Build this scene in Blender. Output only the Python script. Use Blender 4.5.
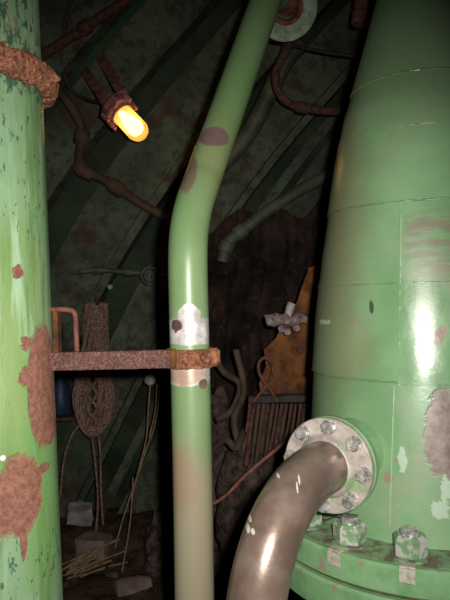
import bpy, math, random
from mathutils import Vector, Matrix, Euler, noise

random.seed(7)
S = bpy.context.scene
for o in list(bpy.data.objects):
    bpy.data.objects.remove(o)
COL = S.collection

# ------------------------------------------------------------------ camera
F = 600.0                      # focal length in pixels of the 450x600 frame
CAM = Vector((0, 0, 1.0))
ROLL = math.radians(1.2)
cd = bpy.data.cameras.new('camera')
cd.sensor_fit = 'VERTICAL'; cd.sensor_height = 36; cd.lens = 36 * F / 600
cd.clip_start = 0.02
cam = bpy.data.objects.new('camera', cd); COL.objects.link(cam)
cam.location = CAM
cam.rotation_euler = (math.pi / 2, ROLL, 0)
S.camera = cam

# ------------------------------------------------------------------ world, flash, exposure
w = bpy.data.worlds.new('world'); S.world = w; w.use_nodes = True
w.node_tree.nodes['Background'].inputs[0].default_value = (0.8, 0.85, 1.0, 1)
w.node_tree.nodes['Background'].inputs[1].default_value = 0.004
fl = bpy.data.lights.new('camera_flash', 'SPOT')
fl.energy = 63; fl.shadow_soft_size = 0.012; fl.color = (1.0, 0.965, 0.90)
fl.spot_size = math.radians(88); fl.spot_blend = 1.0
flo = bpy.data.objects.new('camera_flash', fl); COL.objects.link(flo)
flo.location = CAM + Vector((0.045, 0.0, 0.03))
flo.rotation_euler = Vector((-0.10, 1, -0.15)).to_track_quat('-Z', 'Y').to_euler()
vs = S.view_settings
vs.view_transform = 'Standard'; vs.look = 'None'; vs.gamma = 1; vs.exposure = 0.0
vs.use_curve_mapping = False

# ------------------------------------------------------------------ pixel -> place
CR, SR = math.cos(ROLL), math.sin(ROLL)
RIGHT = Vector((CR, 0, -SR)); UP = Vector((SR, 0, CR)); FWD = Vector((0, 1, 0))
def ray(px, py):
    return FWD + RIGHT * ((px - 225) / F) + UP * ((300 - py) / F)
def at(px, py, Y):
    return CAM + ray(px, py) * Y

# ------------------------------------------------------------------ mesh helpers
class MB:
    def __init__(s): s.v = []; s.f = []
    def add(s, vs, fs):
        n = len(s.v); s.v += [Vector(v) for v in vs]; s.f += [tuple(i + n for i in f) for f in fs]; return s
def frames(pts):
    T = []
    for i in range(len(pts)):
        a = pts[max(i - 1, 0)]; b = pts[min(i + 1, len(pts) - 1)]
        T.append((b - a).normalized())
    n = T[0].orthogonal().normalized(); out = []
    for t in T:
        n = (n - t * n.dot(t)).normalized(); out.append((n, t.cross(n), t))
    return out
def tube(mb, pts, r, seg=16, caps=True, jitter=0, rfun=None):
    pts = [Vector(p) for p in pts]; fr = frames(pts); vs = []; fs = []
    for i, (p, (n, b, t)) in enumerate(zip(pts, fr)):
        ri = r[i] if isinstance(r, (list, tuple)) else r
        for k in range(seg):
            a = 2 * math.pi * k / seg
            d = n * math.cos(a) + b * math.sin(a)
            q = p + d * ri
            if jitter: q = p + d * ri * (1 + jitter * noise.noise(q * (0.9 / ri)))
            vs.append(q)
    for i in range(len(pts) - 1):
        for k in range(seg):
            k2 = (k + 1) % seg
            fs.append((i * seg + k, i * seg + k2, (i + 1) * seg + k2, (i + 1) * seg + k))
    if caps:
        fs.append(tuple(range(seg - 1, -1, -1))); m = (len(pts) - 1) * seg
        fs.append(tuple(range(m, m + seg)))
    return mb.add(vs, fs)
def smooth_path(pts, sub=8):
    pts = [Vector(p) for p in pts]; out = []
    P = [pts[0] * 2 - pts[1]] + pts + [pts[-1] * 2 - pts[-2]]
    for i in range(1, len(P) - 2):
        for k in range(sub):
            t = k / sub; a, b, c, d = P[i - 1], P[i], P[i + 1], P[i + 2]
            out.append(0.5 * ((2 * b) + (c - a) * t + (2 * a - 5 * b + 4 * c - d) * t * t + (3 * b - a - 3 * c + d) * t ** 3))
    out.append(pts[-1]); return out
def lathe(mb, prof, c=(0, 0, 0), axis=(0, 0, 1), seg=48, a0=0, a1=2 * math.pi, xdir=None, closed=False):
    """prof: list of (radius, height); revolve around axis through c."""
    ax = Vector(axis).normalized(); c = Vector(c)
    x = Vector(xdir).normalized() if xdir is not None else ax.orthogonal().normalized()
    if abs(ax.z) > 0.999 and xdir is None: x = Vector((1, 0, 0))
    y = ax.cross(x); full = abs(a1 - a0 - 2 * math.pi) < 1e-6
    m = seg if full else seg + 1; n = len(prof); vs = []; fs = []
    for k in range(m):
        a = a0 + (a1 - a0) * k / seg; d = x * math.cos(a) + y * math.sin(a)
        for r, h in prof: vs.append(c + d * r + ax * h)
    pn = n if closed else n - 1
    for k in range(seg):
        k2 = (k + 1) % m
        for j in range(pn):
            j2 = (j + 1) % n
            fs.append((k * n + j, k2 * n + j, k2 * n + j2, k * n + j2))
    if not full and closed:
        fs.append(tuple(range(n - 1, -1, -1))); fs.append(tuple(range(seg * n, seg * n + n)))
    return mb.add(vs, fs)
def box(mb, c, sx, sy, sz, X=(1, 0, 0), Y=(0, 1, 0), Z=(0, 0, 1), bev=0.0):
    c = Vector(c); X, Y, Z = Vector(X).normalized(), Vector(Y).normalized(), Vector(Z).normalized()
    h = (sx / 2, sy / 2, sz / 2); b = bev
    if b <= 0:
        vs = [c + X * (h[0] * i) + Y * (h[1] * j) + Z * (h[2] * k) for i in (-1, 1) for j in (-1, 1) for k in (-1, 1)]
        return mb.add(vs, [(0, 1, 3, 2), (4, 6, 7, 5), (0, 4, 5, 1), (2, 3, 7, 6), (0, 2, 6, 4), (1, 5, 7, 3)])
    vs = []; idx = {}
    for i in (-1, 1):
        for j in (-1, 1):
            for k in (-1, 1):
                for ax_ in range(3):
                    s = [h[0] - b, h[1] - b, h[2] - b]; s[ax_] = h[ax_]
                    idx[(i, j, k, ax_)] = len(vs)
                    vs.append(c + X * (s[0] * i) + Y * (s[1] * j) + Z * (s[2] * k))
    fs = []
    for ax_ in range(3):
        o1, o2 = [q for q in range(3) if q != ax_]
        for s in (-1, 1):
            quad = []
            for u, v in ((-1, -1), (1, -1), (1, 1), (-1, 1)):
                t = [0, 0, 0]; t[ax_] = s; t[o1] = u; t[o2] = v
                quad.append(idx[(*t, ax_)])
            fs.append(tuple(quad))
    for ax_ in range(3):
        o1, o2 = [q for q in range(3) if q != ax_]
        for u in (-1, 1):
            for v in (-1, 1):
                q = []
                for s, a_ in ((-1, o1), (1, o1), (1, o2), (-1, o2)):
                    t = [0, 0, 0]; t[ax_] = s; t[o1] = u; t[o2] = v
                    q.append(idx[(*t, a_)])
                fs.append(tuple(q))
    for i in (-1, 1):
        for j in (-1, 1):
            for k in (-1, 1): fs.append(tuple(idx[(i, j, k, a_)] for a_ in range(3)))
    return mb.add(vs, fs)
def hexprism(mb, c, axis, r, h, ch=0.12):
    """hex nut / bolt head with chamfered top, base at c."""
    ax = Vector(axis).normalized(); x = ax.orthogonal().normalized()
    if abs(ax.z) > .99: x = Vector((1, 0, 0))
    y = ax.cross(x); vs = []; fs = []; c = Vector(c)
    for hh, rr in ((0, r * (1 - ch * .6)), (h * .1, r), (h * .85, r), (h, r * (1 - ch))):
        for k in range(6):
            a = k * math.pi / 3; vs.append(c + x * (rr * math.cos(a)) + y * (rr * math.sin(a)) + ax * hh)
    for j in range(3):
        for k in range(6):
            k2 = (k + 1) % 6; fs.append((j * 6 + k, j * 6 + k2, j * 6 + 6 + k2, j * 6 + 6 + k))
    fs.append((5, 4, 3, 2, 1, 0)); fs.append(tuple(range(18, 24)))
    return mb.add(vs, fs)
def rough(mb, amp, scale, i0=0):
    for i in range(i0, len(mb.v)):
        p = mb.v[i]; mb.v[i] = p + noise.noise_vector(p * scale) * amp + noise.noise_vector(p * scale * 2.7) * (amp * .5)
    return mb
def base_of(o):
    p = Vector((0, 0, 0))
    while o is not None: p = p + o.location; o = o.parent
    return p
def obj(name, mb, mat, parent=None, origin=None, smooth=None):
    """link one mesh; verts in mb are world coordinates."""
    o0 = base_of(parent) if parent is not None else (Vector(origin) if origin is not None else Vector((0, 0, 0)))
    me = bpy.data.meshes.new(name); me.from_pydata([v - o0 for v in mb.v], [], mb.f); me.validate()
    import bmesh
    bm = bmesh.new(); bm.from_mesh(me); bmesh.ops.recalc_face_normals(bm, faces=bm.faces); bm.to_mesh(me); bm.free()
    me.materials.append(mat)
    o = bpy.data.objects.new(name, me); COL.objects.link(o)
    if parent is not None: o.parent = parent
    else: o.location = o0
    if smooth is not None:
        me.polygons.foreach_set('use_smooth', [True] * len(me.polygons))
        me.set_sharp_from_angle(angle=math.radians(smooth))
    return o
def copyobj(src, parent, offset):
    c = src.copy(); COL.objects.link(c); c.parent = parent; c.location = src.location + Vector(offset); return c
def tag(o, label=None, cat=None, group=None, kind=None):
    if label: o['label'] = label
    if cat: o['category'] = cat
    if group: o['group'] = group
    if kind: o['kind'] = kind
    return o
def thing(name, label, cat, loc, group=None):
    o = bpy.data.objects.new(name, None); COL.objects.link(o); o.location = loc
    o.empty_display_size = 0.05
    return tag(o, label, cat, group)

# ------------------------------------------------------------------ material helpers
class G:
    def __init__(s, name):
        s.m = bpy.data.materials.new(name); s.m.use_nodes = True; s.t = s.m.node_tree
        s.b = s.t.nodes['Principled BSDF']; s.out = s.t.nodes['Material Output']
        s.pos = s.n('ShaderNodeNewGeometry').outputs['Position']
    def n(s, k, **kw):
        x = s.t.nodes.new(k)
        for a, v in kw.items(): setattr(x, a, v)
        return x
    def set(s, sock, v):
        if isinstance(v, bpy.types.NodeSocket): s.t.links.new(v, sock)
        else:
            if isinstance(v, (tuple, list)) and len(v) == 3 and sock.type == 'RGBA': v = (*v, 1)
            sock.default_value = v
    def vm(s, op, a, b):
        x = s.n('ShaderNodeVectorMath', operation=op); s.set(x.inputs[0], a); s.set(x.inputs[1], b)
        return x.outputs['Value'] if op == 'LENGTH' else x.outputs[0]
    def ma(s, op, a, b=0.0, clamp=False):
        x = s.n('ShaderNodeMath', operation=op); x.use_clamp = clamp; s.set(x.inputs[0], a); s.set(x.inputs[1], b); return x.outputs[0]
    def noise(s, scale, detail=3, rough=.55, stretch=(1, 1, 1), color=False, off=(0, 0, 0)):
        v = s.vm('MULTIPLY', s.pos, stretch)
        if off != (0, 0, 0): v = s.vm('ADD', v, off)
        x = s.n('ShaderNodeTexNoise'); s.set(x.inputs['Vector'], v)
        x.inputs['Scale'].default_value = scale; x.inputs['Detail'].default_value = detail; x.inputs['Roughness'].default_value = rough
        return x.outputs['Color' if color else 'Fac']
    def step(s, v, lo, hi):
        x = s.n('ShaderNodeMapRange'); x.interpolation_type = 'SMOOTHSTEP'; s.set(x.inputs[0], v)
        x.inputs[1].default_value = lo; x.inputs[2].default_value = hi; return x.outputs[0]
    def mix(s, f, a, b, mode='MIX'):
        x = s.n('ShaderNodeMix', data_type='RGBA', blend_type=mode)
        s.set(x.inputs[0], f); s.set(x.inputs[6], a); s.set(x.inputs[7], b); return x.outputs[2]
    def patch(s, c, rad, nz=.5, nscale=40, soft=.12):
        """noise-edged ellipsoid mask around world point c."""
        v = s.vm('SUBTRACT', s.pos, tuple(c))
        v = s.vm('DIVIDE', v, tuple(rad))
        l = s.n('ShaderNodeVectorMath', operation='LENGTH'); s.set(l.inputs[0], v)
        d = s.ma('ADD', l.outputs['Value'], s.ma('MULTIPLY', s.ma('SUBTRACT', s.noise(nscale, 4, .6), .5), nz * 2))
        return s.step(d, 1 + soft, 1 - soft)
    def finish(s, col, rough=.5, metal=0.0, bump=None, bstr=.3, bdist=.003, spec=.5):
        s.set(s.b.inputs['Base Color'], col); s.set(s.b.inputs['Roughness'], rough); s.set(s.b.inputs['Metallic'], metal)
        s.b.inputs['Specular IOR Level'].default_value = spec
        if bump is not None:
            x = s.n('ShaderNodeBump'); x.inputs['Strength'].default_value = bstr; x.inputs['Distance'].default_value = bdist
            s.set(x.inputs['Height'], bump); s.t.links.new(x.outputs[0], s.b.inputs['Normal'])
        return s.m
def rust_mat(name, a=(.10, .035, .02), b=(.28, .11, .06), scale=60, bstr=.6, rough=.85, bdist=.003):
    g = G(name); n1 = g.noise(scale, 5, .65); n2 = g.noise(scale * .2, 3)
    c = g.mix(g.step(n1, .35, .65), a, b); c = g.mix(g.step(n2, .4, .7), c, g.mix(.5, c, (.06, .03, .025)))
    return g.finish(c, rough, 0, n1, bstr, bdist, .3)
def plain_mat(name, a, b, scale=30, rough=.8, bstr=.3, stretch=(1, 1, 1), metal=0, bdist=.003):
    g = G(name); n1 = g.noise(scale, 4, .6, stretch)
    return g.finish(g.mix(g.step(n1, .3, .7), a, b), rough, metal, n1, bstr, bdist, .35)

M = {}
M['rust'] = rust_mat('rust', (.13, .04, .02), (.36, .15, .075), 130, .9)
M['rust_bar'] = rust_mat('rusty_bar', (.075, .032, .026), (.23, .115, .095), 260, .9, bdist=.002)
M['rust_dark'] = rust_mat('dark_rust', (.05, .02, .015), (.13, .06, .04), 60, .6)
M['rust_orange'] = rust_mat('orange_rust', (.05, .018, .006), (.27, .095, .018), 16, .5)
M['rust_red'] = rust_mat('red_rust', (.13, .045, .03), (.29, .115, .085), 40, .5)
M['steel'] = plain_mat('worn_steel', (.22, .205, .185), (.72, .69, .65), 110, .33, .3, metal=.6)
M['hull'] = None

# ------------------------------------------------------------------ the setting: hull of a ship
def hullY(x, z): return 2.45 - 0.2 * (z - 1.0) + 0.05 * math.sin(x * 1.3)
def hull_pt(px, py, off=0.0):
    p = at(px, py, 2.4)
    for _ in range(8): p = at(px, py, hullY(p.x, p.z) - off)
    return p
g = G('hull_plating')
n1 = g.noise(5, 5, .6); n2 = g.noise(22, 4, .65); n3 = g.noise(9, 4, .6, (1, 1, .25))
c = g.mix(g.step(n1, .35, .65), (.016, .024, .014), (.035, .055, .03))
c = g.mix(g.step(n3, .58, .72), c, (.045, .022, .014))
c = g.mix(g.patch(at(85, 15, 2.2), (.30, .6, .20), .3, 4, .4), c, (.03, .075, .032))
M['hull'] = g.finish(c, .75, 0, n2, .5, .006, .2)
g = G('hull_rib_paint')
n1 = g.noise(4, 5, .65); n2 = g.noise(25, 4, .65); n3 = g.noise(8, 4, .6, off=(3, 1, 2))
c = g.mix(g.step(n1, .3, .65), (.045, .058, .038), (.105, .125, .082))
c = g.mix(g.step(n3, .52, .66), c, (.06, .038, .026))
c = g.mix(g.ma('MULTIPLY', g.step(g.noise(30, 5, .75, off=(6, 2, 2)), .48, .62), .7), c, (.03, .032, .022))
M['rib'] = g.finish(c, .75, 0, n2, .4, .004, .2)

mb = MB(); nx, nz = 60, 30
for j in range(nz + 1):
    for i in range(nx + 1):
        x = -2.6 + 5.2 * i / nx; z = -.05 + 2.85 * j / nz
        mb.v.append(Vector((x, hullY(x, z), z)))
for j in range(nz):
    for i in range(nx):
        a = j * (nx + 1) + i; mb.f.append((a, a + 1, a + nx + 2, a + nx + 1))
n0 = len(mb.v)
mb.v += [v + Vector((0, .05, 0)) for v in mb.v[:n0]]
mb.f += [tuple(i + n0 for i in reversed(f)) for f in mb.f[:nx * nz]]
wall = tag(obj('wall_back', mb, M['hull'], smooth=40), 'dark green riveted ship hull side with slanting frames', kind='structure')
def rib_slope(z):
    t = min(max((z - .7) / 1.3, 0), 1); t = t * t * (3 - 2 * t)
    return 1 / math.tan(math.radians(62 - 17 * t))
def rib(x0, width=.15, depth=.055):
    m = MB(); rows = []; x = x0; z = 0.0; K = 30
    for k in range(K + 1):
        s = rib_slope(z); d = Vector((s, 0, 1)).normalized(); nrm = Vector((d.z, 0, -d.x))
        if abs(x) < 2.75:
            c_ = Vector((x, 0, z)); row = []
            # angle-bar section: flat face plus a standing flange
            for u, dep in ((-.5, .0), (-.5, depth), (.32, depth), (.36, depth + .035), (.5, depth + .035), (.5, 0)):
                q = c_ + nrm * (u * width); row.append(Vector((q.x, hullY(q.x, q.z) + .004 - dep, q.z)))
            rows.append(row)
        x += s * 2.65 / K; z += 2.65 / K
    if len(rows) < 3: return None
    n = 6
    for r_ in rows: m.v += r_
    for i in range(len(rows) - 1):
        for j in range(n - 1):
            m.f.append((i * n + j, i * n + j + 1, (i + 1) * n + j + 1, (i + 1) * n + j))
    m.f.append(tuple(range(n))); m.f.append(tuple(range((len(rows) - 1) * n, len(rows) * n)))
    return obj('rib', m, M['rib'], wall, smooth=30)
for i in range(16):
    rib(-4.05 + .36 * i + random.uniform(-.03, .03), .20 + random.uniform(-.04, .03))
    if i >= 9: rib(-3.87 + .36 * i + random.uniform(-.03, .03), .05 + random.uniform(-.015, .02), .03)

# floor: dirt-covered bilge bottom rising against the hull
g = G('bilge_dirt')
n1 = g.noise(14, 6, .7); n2 = g.noise(60, 4, .65)
c = g.mix(g.step(n1, .35, .65), (.030, .019, .013), (.09, .06, .045))
M['dirt'] = g.finish(c, .95, 0, n2, .8, .01, .1)
def floorZ(x, y):
    t = min(max((y - 2.15) / .3, 0), 1); t = t * t * (3 - 2 * t)
    far = min(max((y - 1.3) / .4, 0), 1)
    return .11 * t + far * (.035 * noise.noise(Vector((x * 3, y * 3, 0))) + .016 * noise.noise(Vector((x * 11, y * 11, 4))))
mb = MB(); nx, ny = 150, 110
for j in range(ny + 1):
    for i in range(nx + 1):
        x = -2.6 + 5.2 * i / nx; y = -1.0 + 3.66 * j / ny
        mb.v.append(Vector((x, y, floorZ(x, y))))
for j in range(ny):
    for i in range(nx):
        a = j * (nx + 1) + i; mb.f.append((a, a + 1, a + nx + 2, a + nx + 1))
tag(obj('floor', mb, M['dirt'], smooth=60), 'dark dirt covered bilge floor', kind='structure')
for side, x in (('left', -2.62), ('right', 2.62)):
    mb = MB(); box(mb, (x, .8, 1.35), .05, 3.7, 2.85); tag(obj('wall_' + side, mb, M['hull']), kind='structure')
mb = MB(); box(mb, (0, .8, 2.79), 5.3, 3.7, .05); tag(obj('ceiling', mb, M['hull']), kind='structure')

# ------------------------------------------------------------------ pressure vessel
VA = at(421, 300, 1.10); VX, VY = VA.x, VA.y
VL = math.hypot(VX, VY); TH_A = math.atan2(VX, VY)
def edge_to_rz(px, py):
    d = ray(px, py); th = math.atan2(d.x, d.y); dl = TH_A - th
    R = VL * math.sin(dl); dist = VL * math.cos(dl); k = dist / math.hypot(d.x, d.y)
    return R, (CAM + d * k).z
EDGE = [(382, -14), (378, 0), (365, 50), (351, 100), (343, 125), (335, 170), (328, 220), (322, 260), (317, 310), (314, 360), (311.5, 420), (309, 480), (308, 540)]
PROF = sorted([edge_to_rz(*e) for e in EDGE], key=lambda q: q[1])
def vR(z):
    P = PROF
    if z <= P[0][1]: return P[0][0]
    for (r0, z0), (r1, z1) in zip(P, P[1:]):
        if z <= z1: return r0 + (r1 - r0) * (z - z0) / (z1 - z0)
    return max(.07, P[-1][0] - .12 * (z - P[-1][1]))
def vray(px, py, extra=0.0):
    """first hit of the pixel ray with the vessel of revolution."""
    d = ray(px, py); t = .5
    while t < 1.4:
        p = CAM + d * t
        if math.hypot(p.x - VX, p.y - VY) <= vR(p.z) + extra: return p
        t += .001
    return CAM + d * 1.1
def vaz(p): return math.atan2(p.y - VY, p.x - VX)

g = G('vessel_green_paint')
n1 = g.noise(5, 5, .6); n2 = g.noise(150, 3, .5); n3 = g.noise(16, 5, .65, (1, 1, .5)); n4 = g.noise(45, 4, .7, off=(2, 5, 1))
c = g.mix(g.step(n1, .35, .65), (.14, .265, .125), (.195, .345, .175))
c = g.mix(g.ma('MULTIPLY', g.step(n3, .5, .75), .7), c, (.23, .26, .16))
# brownish grime film on the hull-side flank; darker olive tone over the shoulder
flank = g.patch(vray(322, 190) + Vector((-.02, 0, 0)), (.075, .3, .33), .35, 9, .55)
c = g.mix(g.ma('MULTIPLY', flank, .8), c, (.185, .17, .10))
c = g.mix(g.ma('MULTIPLY', g.patch(vray(345, 345), (.04, .08, .055), .4, 14, .5), .55), c, (.20, .22, .12))
top = g.patch(vray(428, 20), (.3, .3, .16), .25, 7, .55)
c = g.mix(g.ma('MULTIPLY', top, .6), c, (.12, .16, .085))
c = g.mix(g.step(n4, .70, .74), c, (.33, .45, .31))
bare = g.patch(vray(449, 436), (.034, .07, .070), .45, 34, .08)
c = g.mix(bare, c, g.mix(g.step(n4, .4, .6), (.17, .12, .10), (.24, .20, .165)))
nh = g.noise(42, 6, .75, (.3, .3, 2.2)); scr = g.ma('MULTIPLY', g.patch(vray(440, 243), (.055, .08, .055), .35, 18, .35), g.step(nh, .43, .58))
c = g.mix(g.ma('MULTIPLY', scr, .75), c, (.19, .145, .11))
for q, rr in (((437, 337), .008), ((442, 330), .006), ((418, 350), .005), ((352, 320), .004), ((398, 460), .004), ((388, 478), .007)):
    c = g.mix(g.patch(vray(*q), (rr, .03, rr * 1.2), .7, 90, .4), c, (.25, .19, .14))
c = g.mix(g.patch(vray(371, 307), (.003, .03, .011), .35, 90, .15), c, (.05, .08, .04))
for q, rr in (((440, 510), (.012, .03, .014)), ((447, 490), (.01, .03, .02)), ((325, 322), (.010, .03, .004)), ((402, 458), (.006, .03, .02))):
    c = g.mix(g.patch(vray(*q), rr, 1.1, 110, .15), c, (.36, .48, .36))
gloss = g.patch(vray(425, 333), (.075, .2, .085), .25, 30, .3)
rgh = g.ma('SUBTRACT', g.ma('ADD', .30, g.ma('MULTIPLY', g.step(n3, .4, .7), .2)), g.ma('MULTIPLY', gloss, .11))
bmp = g.ma('ADD', g.ma('ADD', g.ma('MULTIPLY', n2, .15), g.ma('MULTIPLY', n4, .35)), g.ma('MULTIPLY', bare, -.6))
M['vessel'] = g.finish(c, rgh, 0, bmp, .30, .0020, .75)
g = G('flange_green_paint')
n1 = g.noise(18, 5, .65); n4 = g.noise(60, 4, .7)
c = g.mix(g.step(n1, .3, .6), (.125, .265, .12), (.20, .36, .175))
c = g.mix(g.step(g.noise(26, 4, .65, off=(4, 4, 1)), .58, .64), c, (.26, .22, .16))
M['flange_paint'] = g.finish(c, .4, 0, n4, .4, .002)
g = G('flange_top_grime')
n1 = g.noise(40, 5, .7); c = g.mix(g.step(n1, .42, .58), (.13, .11, .08), (.20, .33, .17)); M['flange_top'] = g.finish(c, .55, 0, n1, .4, .002)
g = G('chipped_nut_paint')
n1 = g.noise(75, 4, .65); c = g.mix(g.step(n1, .50, .54), (.19, .32, .165), (.46, .45, .41)); M['nut'] = g.finish(c, .4, .2, n1, .5, .002)
g = G('bright_tab'); n1 = g.noise(150, 3, .6); M['tab'] = g.finish(g.mix(g.step(n1, .3, .7), (.30, .29, .22), (.50, .48, .40)), .5, .1, n1, .3, .001)
g = G('old_weld'); n1 = g.noise(120, 3, .6); M['weld'] = g.finish(g.mix(n1, (.20, .38, .18), (.30, .46, .27)), .35, 0, n1, .4, .001)

vessel = thing('pressure_vessel', 'tall tapering green steel pressure vessel with bolted base flange', 'vessel', (VX, VY, 0))
FT = at(440, 576, 1.10 - .288).z                       # top face of the base flange
def vprof(z0, z1, off0, off1, n=8, th=.006):
    outer = [(vR(z0 + (z1 - z0) * k / n) + off0 + (off1 - off0) * k / n, z0 + (z1 - z0) * k / n) for k in range(n + 1)]
    inner = [(r - th, z) for r, z in reversed(outer)]
    return outer + inner
VC = (VX, VY, 0)
mb = MB(); zt = 2.72
lathe(mb, [(vR(z) - .007, z) for z in [FT - .05 + (zt - FT + .05) * k / 60 for k in range(61)]], VC, seg=96)
obj('core_shell', mb, M['vessel'], vessel, smooth=40)
zs = [vray(421, y).z for y in (-60, 69, 123, 199, 282, 382)] + [FT - .004]
zs = [2.70] + zs
for i in range(len(zs) - 1):
    z1, z0 = zs[i], zs[i + 1]
    lap = .0022 if i % 2 else .0
    mb = MB(); lathe(mb, vprof(z0, z1 + (.010 if lap else 0), lap + .0006, lap * .8, 12), VC, seg=128, closed=True)
    obj('shell_ring', mb, M['vessel'], vessel, smooth=30)
def sector_plate(py0, py1, px0, span, off):
    za, zb = vray(px0, py1).z, vray(px0, py0).z
    a = vaz(vray(px0, (py0 + py1) / 2)); mb = MB()
    lathe(mb, vprof(za, zb, off, off, 8, .004), VC, seg=40, a0=a, a1=a + span, closed=True)
    return obj('lap_plate', mb, M['vessel'], vessel, smooth=30)
sector_plate(203, 281, 400, 1.6, .0042)
sector_plate(283, 384, 399, 1.6, .0046)
mb = MB()
tube(mb, [vray(400.5 - 2 * k / 40 , 204 + 181 * k / 40) + Vector((0, -.0036, 0)) for k in range(41)], .0018, 8, jitter=.5)
obj('weld_seam', mb, M['weld'], vessel, smooth=60)
mb = MB(); tube(mb, [vray(394 - k * .15, 386 + 140 * k / 30) + Vector((0, -.0005, 0)) for k in range(31)], .0016, 8, jitter=.5)
obj('weld_seam', mb, M['weld'], vessel, smooth=60)
for y in (70, 124, 200, 282.5, 383):                  # ring welds
    z = vray(421, y).z; mb = MB(); R = vR(z) + .0012
    if y > 280: R += .0015
    tube(mb, [Vector((VX + R * math.cos(a), VY + R * math.sin(a), z + .0006 * noise.noise(Vector((a * 30, y, 0))))) for a in [2 * math.pi * k / 160 for k in range(161)]], .0013, 6, caps=False, jitter=.4)
    obj('ring_weld', mb, M['vessel'], vessel, smooth=60)
RF = .288; RT = .0425
mb = MB(); lathe(mb, [(vR(FT) - .01, FT), (RF - .004, FT), (RF, FT - .004), (RF, FT - RT + .004), (RF - .004, FT - RT), (vR(FT) - .01, FT - RT)], VC, seg=128, closed=True)
obj('upper_flange', mb, M['flange_paint'], vessel, smooth=30)
mb = MB(); lathe(mb, [(vR(FT) - .002, FT + .0012), (RF - .012, FT + .0012), (RF - .013, FT - .001), (vR(FT) - .002, FT - .001)], VC, seg=96, closed=True)
obj('flange_face', mb, M['flange_top'], vessel, smooth=30)
zg = FT - RT
mb = MB(); lathe(mb, [(.18, zg), (RF - .012, zg), (RF - .012, zg - .006), (.18, zg - .006)], VC, seg=96, closed=True)
obj('gasket', mb, M['rust_dark'], vessel)
mb = MB(); z2 = zg - .006
lathe(mb, [(.18, z2), (RF - .004, z2), (RF, z2 - .004), (RF, z2 - .045), (RF - .004, z2 - .05), (.222, z2 - .05), (.215, z2 - .08), (.215, .06), (.26, .04), (.26, -.01), (.18, -.01)], VC, seg=128, closed=True)
obj('lower_flange', mb, M['flange_paint'], vessel, smooth=30)
# nuts on studs round the base flange
RB = .246
def az_for_px(px):
    best = None
    for k in range(2000):
        a = -math.pi + math.pi * k / 2000
        p = Vector((VX + RB * math.cos(a), VY + RB * math.sin(a), FT)) - CAM
        x = 225 + F * p.dot(RIGHT) / p.y
        if p.y < VY and (best is None or abs(x - px) < best[0]): best = (abs(x - px), a)
    return best[1]
a1_, a2_ = az_for_px(350), az_for_px(410.5)
NB = round(2 * math.pi / (a2_ - a1_)); step_ = 2 * math.pi / NB
protos = None
for k in range(NB):
    a = a1_ + (a2_ - a1_) * k if k < 2 else a2_ + (2 * math.pi - (a2_ - a1_)) * (k - 1) / (NB - 1)
    d = Vector((math.cos(a), math.sin(a), 0)); p = Vector((VX, VY, FT)) + d * RB; tdir = Vector((-d.y, d.x, 0))
    ax = Vector((0, 0, 1))
    mb = MB(); hx = MB(); hexprism(hx, (0, 0, 0), ax, .0258, .031, .2)
    rot = Matrix.Rotation(a + .25 * (k % 3), 3, 'Z')
    mb.add([rot @ v + p + Vector((0, 0, .003)) for v in hx.v], hx.f)
    nut = obj('nut', mb, M['nut'], vessel, smooth=25)
    mb = MB(); lathe(mb, [(.0, .0), (.0145, 0), (.0145, .007), (.011, .0105), (0, .011)], p + Vector((0, 0, .032)), seg=20)
    obj('stud', mb, M['steel'], nut, smooth=30)
    mb = MB(); lathe(mb, [(.012, 0), (.0285, 0), (.0285, .003), (.012, .003)], p + Vector((0, 0, .0008)), seg=28, closed=True)
    obj('washer', mb, M['flange_top'], nut, smooth=30)
    mb = MB(); q = Vector((VX, VY, FT)) + d * (RF + .0015)
    box(mb, q + Vector((0, 0, -.010)), .023, .003, .020, tdir, d, ax, .0008)
    box(mb, q + Vector((0, 0, .0015)) - d * .009, .023, .018, .003, tdir, d, ax, .0008)
    obj('lock_tab', mb, M['tab'], vessel)

# nozzle on the vessel towards the elbow
NRM = Vector((-.57, -.82, 0.02)).normalized()
C0 = at(326, 466, .875)                                # centre of the elbow flange's front face
FRr = .0695; FTk = .013
g = G('flange_worn_metal')
n1 = g.noise(45, 5, .65); n2 = g.noise(110, 3, .6)
c = g.mix(g.step(n1, .35, .6), (.31, .26, .235), (.48, .425, .39)); c = g.mix(g.step(g.noise(28, 4, .65, off=(1, 2, 8)), .50, .60), c, (.25, .36, .19))
M['flange_metal'] = g.finish(c, .45, .25, n2, .3, .0015)
mb = MB()
lathe(mb, [(.040, -FTk * 2 - .003), (.040, -.055), (.043, -.085), (.050, -.108), (.056, -.125), (.056, -.2)], C0, NRM, 48)
obj('nozzle', mb, M['flange_paint'], vessel, smooth=40)
mb = MB(); lathe(mb, [(.036, -FTk - .003), (FRr - .002, -FTk - .003), (FRr, -FTk - .005), (FRr, -2 * FTk - .001), (FRr - .002, -2 * FTk - .003), (.036, -2 * FTk - .003)], C0, NRM, 64, closed=True)
obj('nozzle_flange', mb, M['flange_paint'], vessel, smooth=30)

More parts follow.
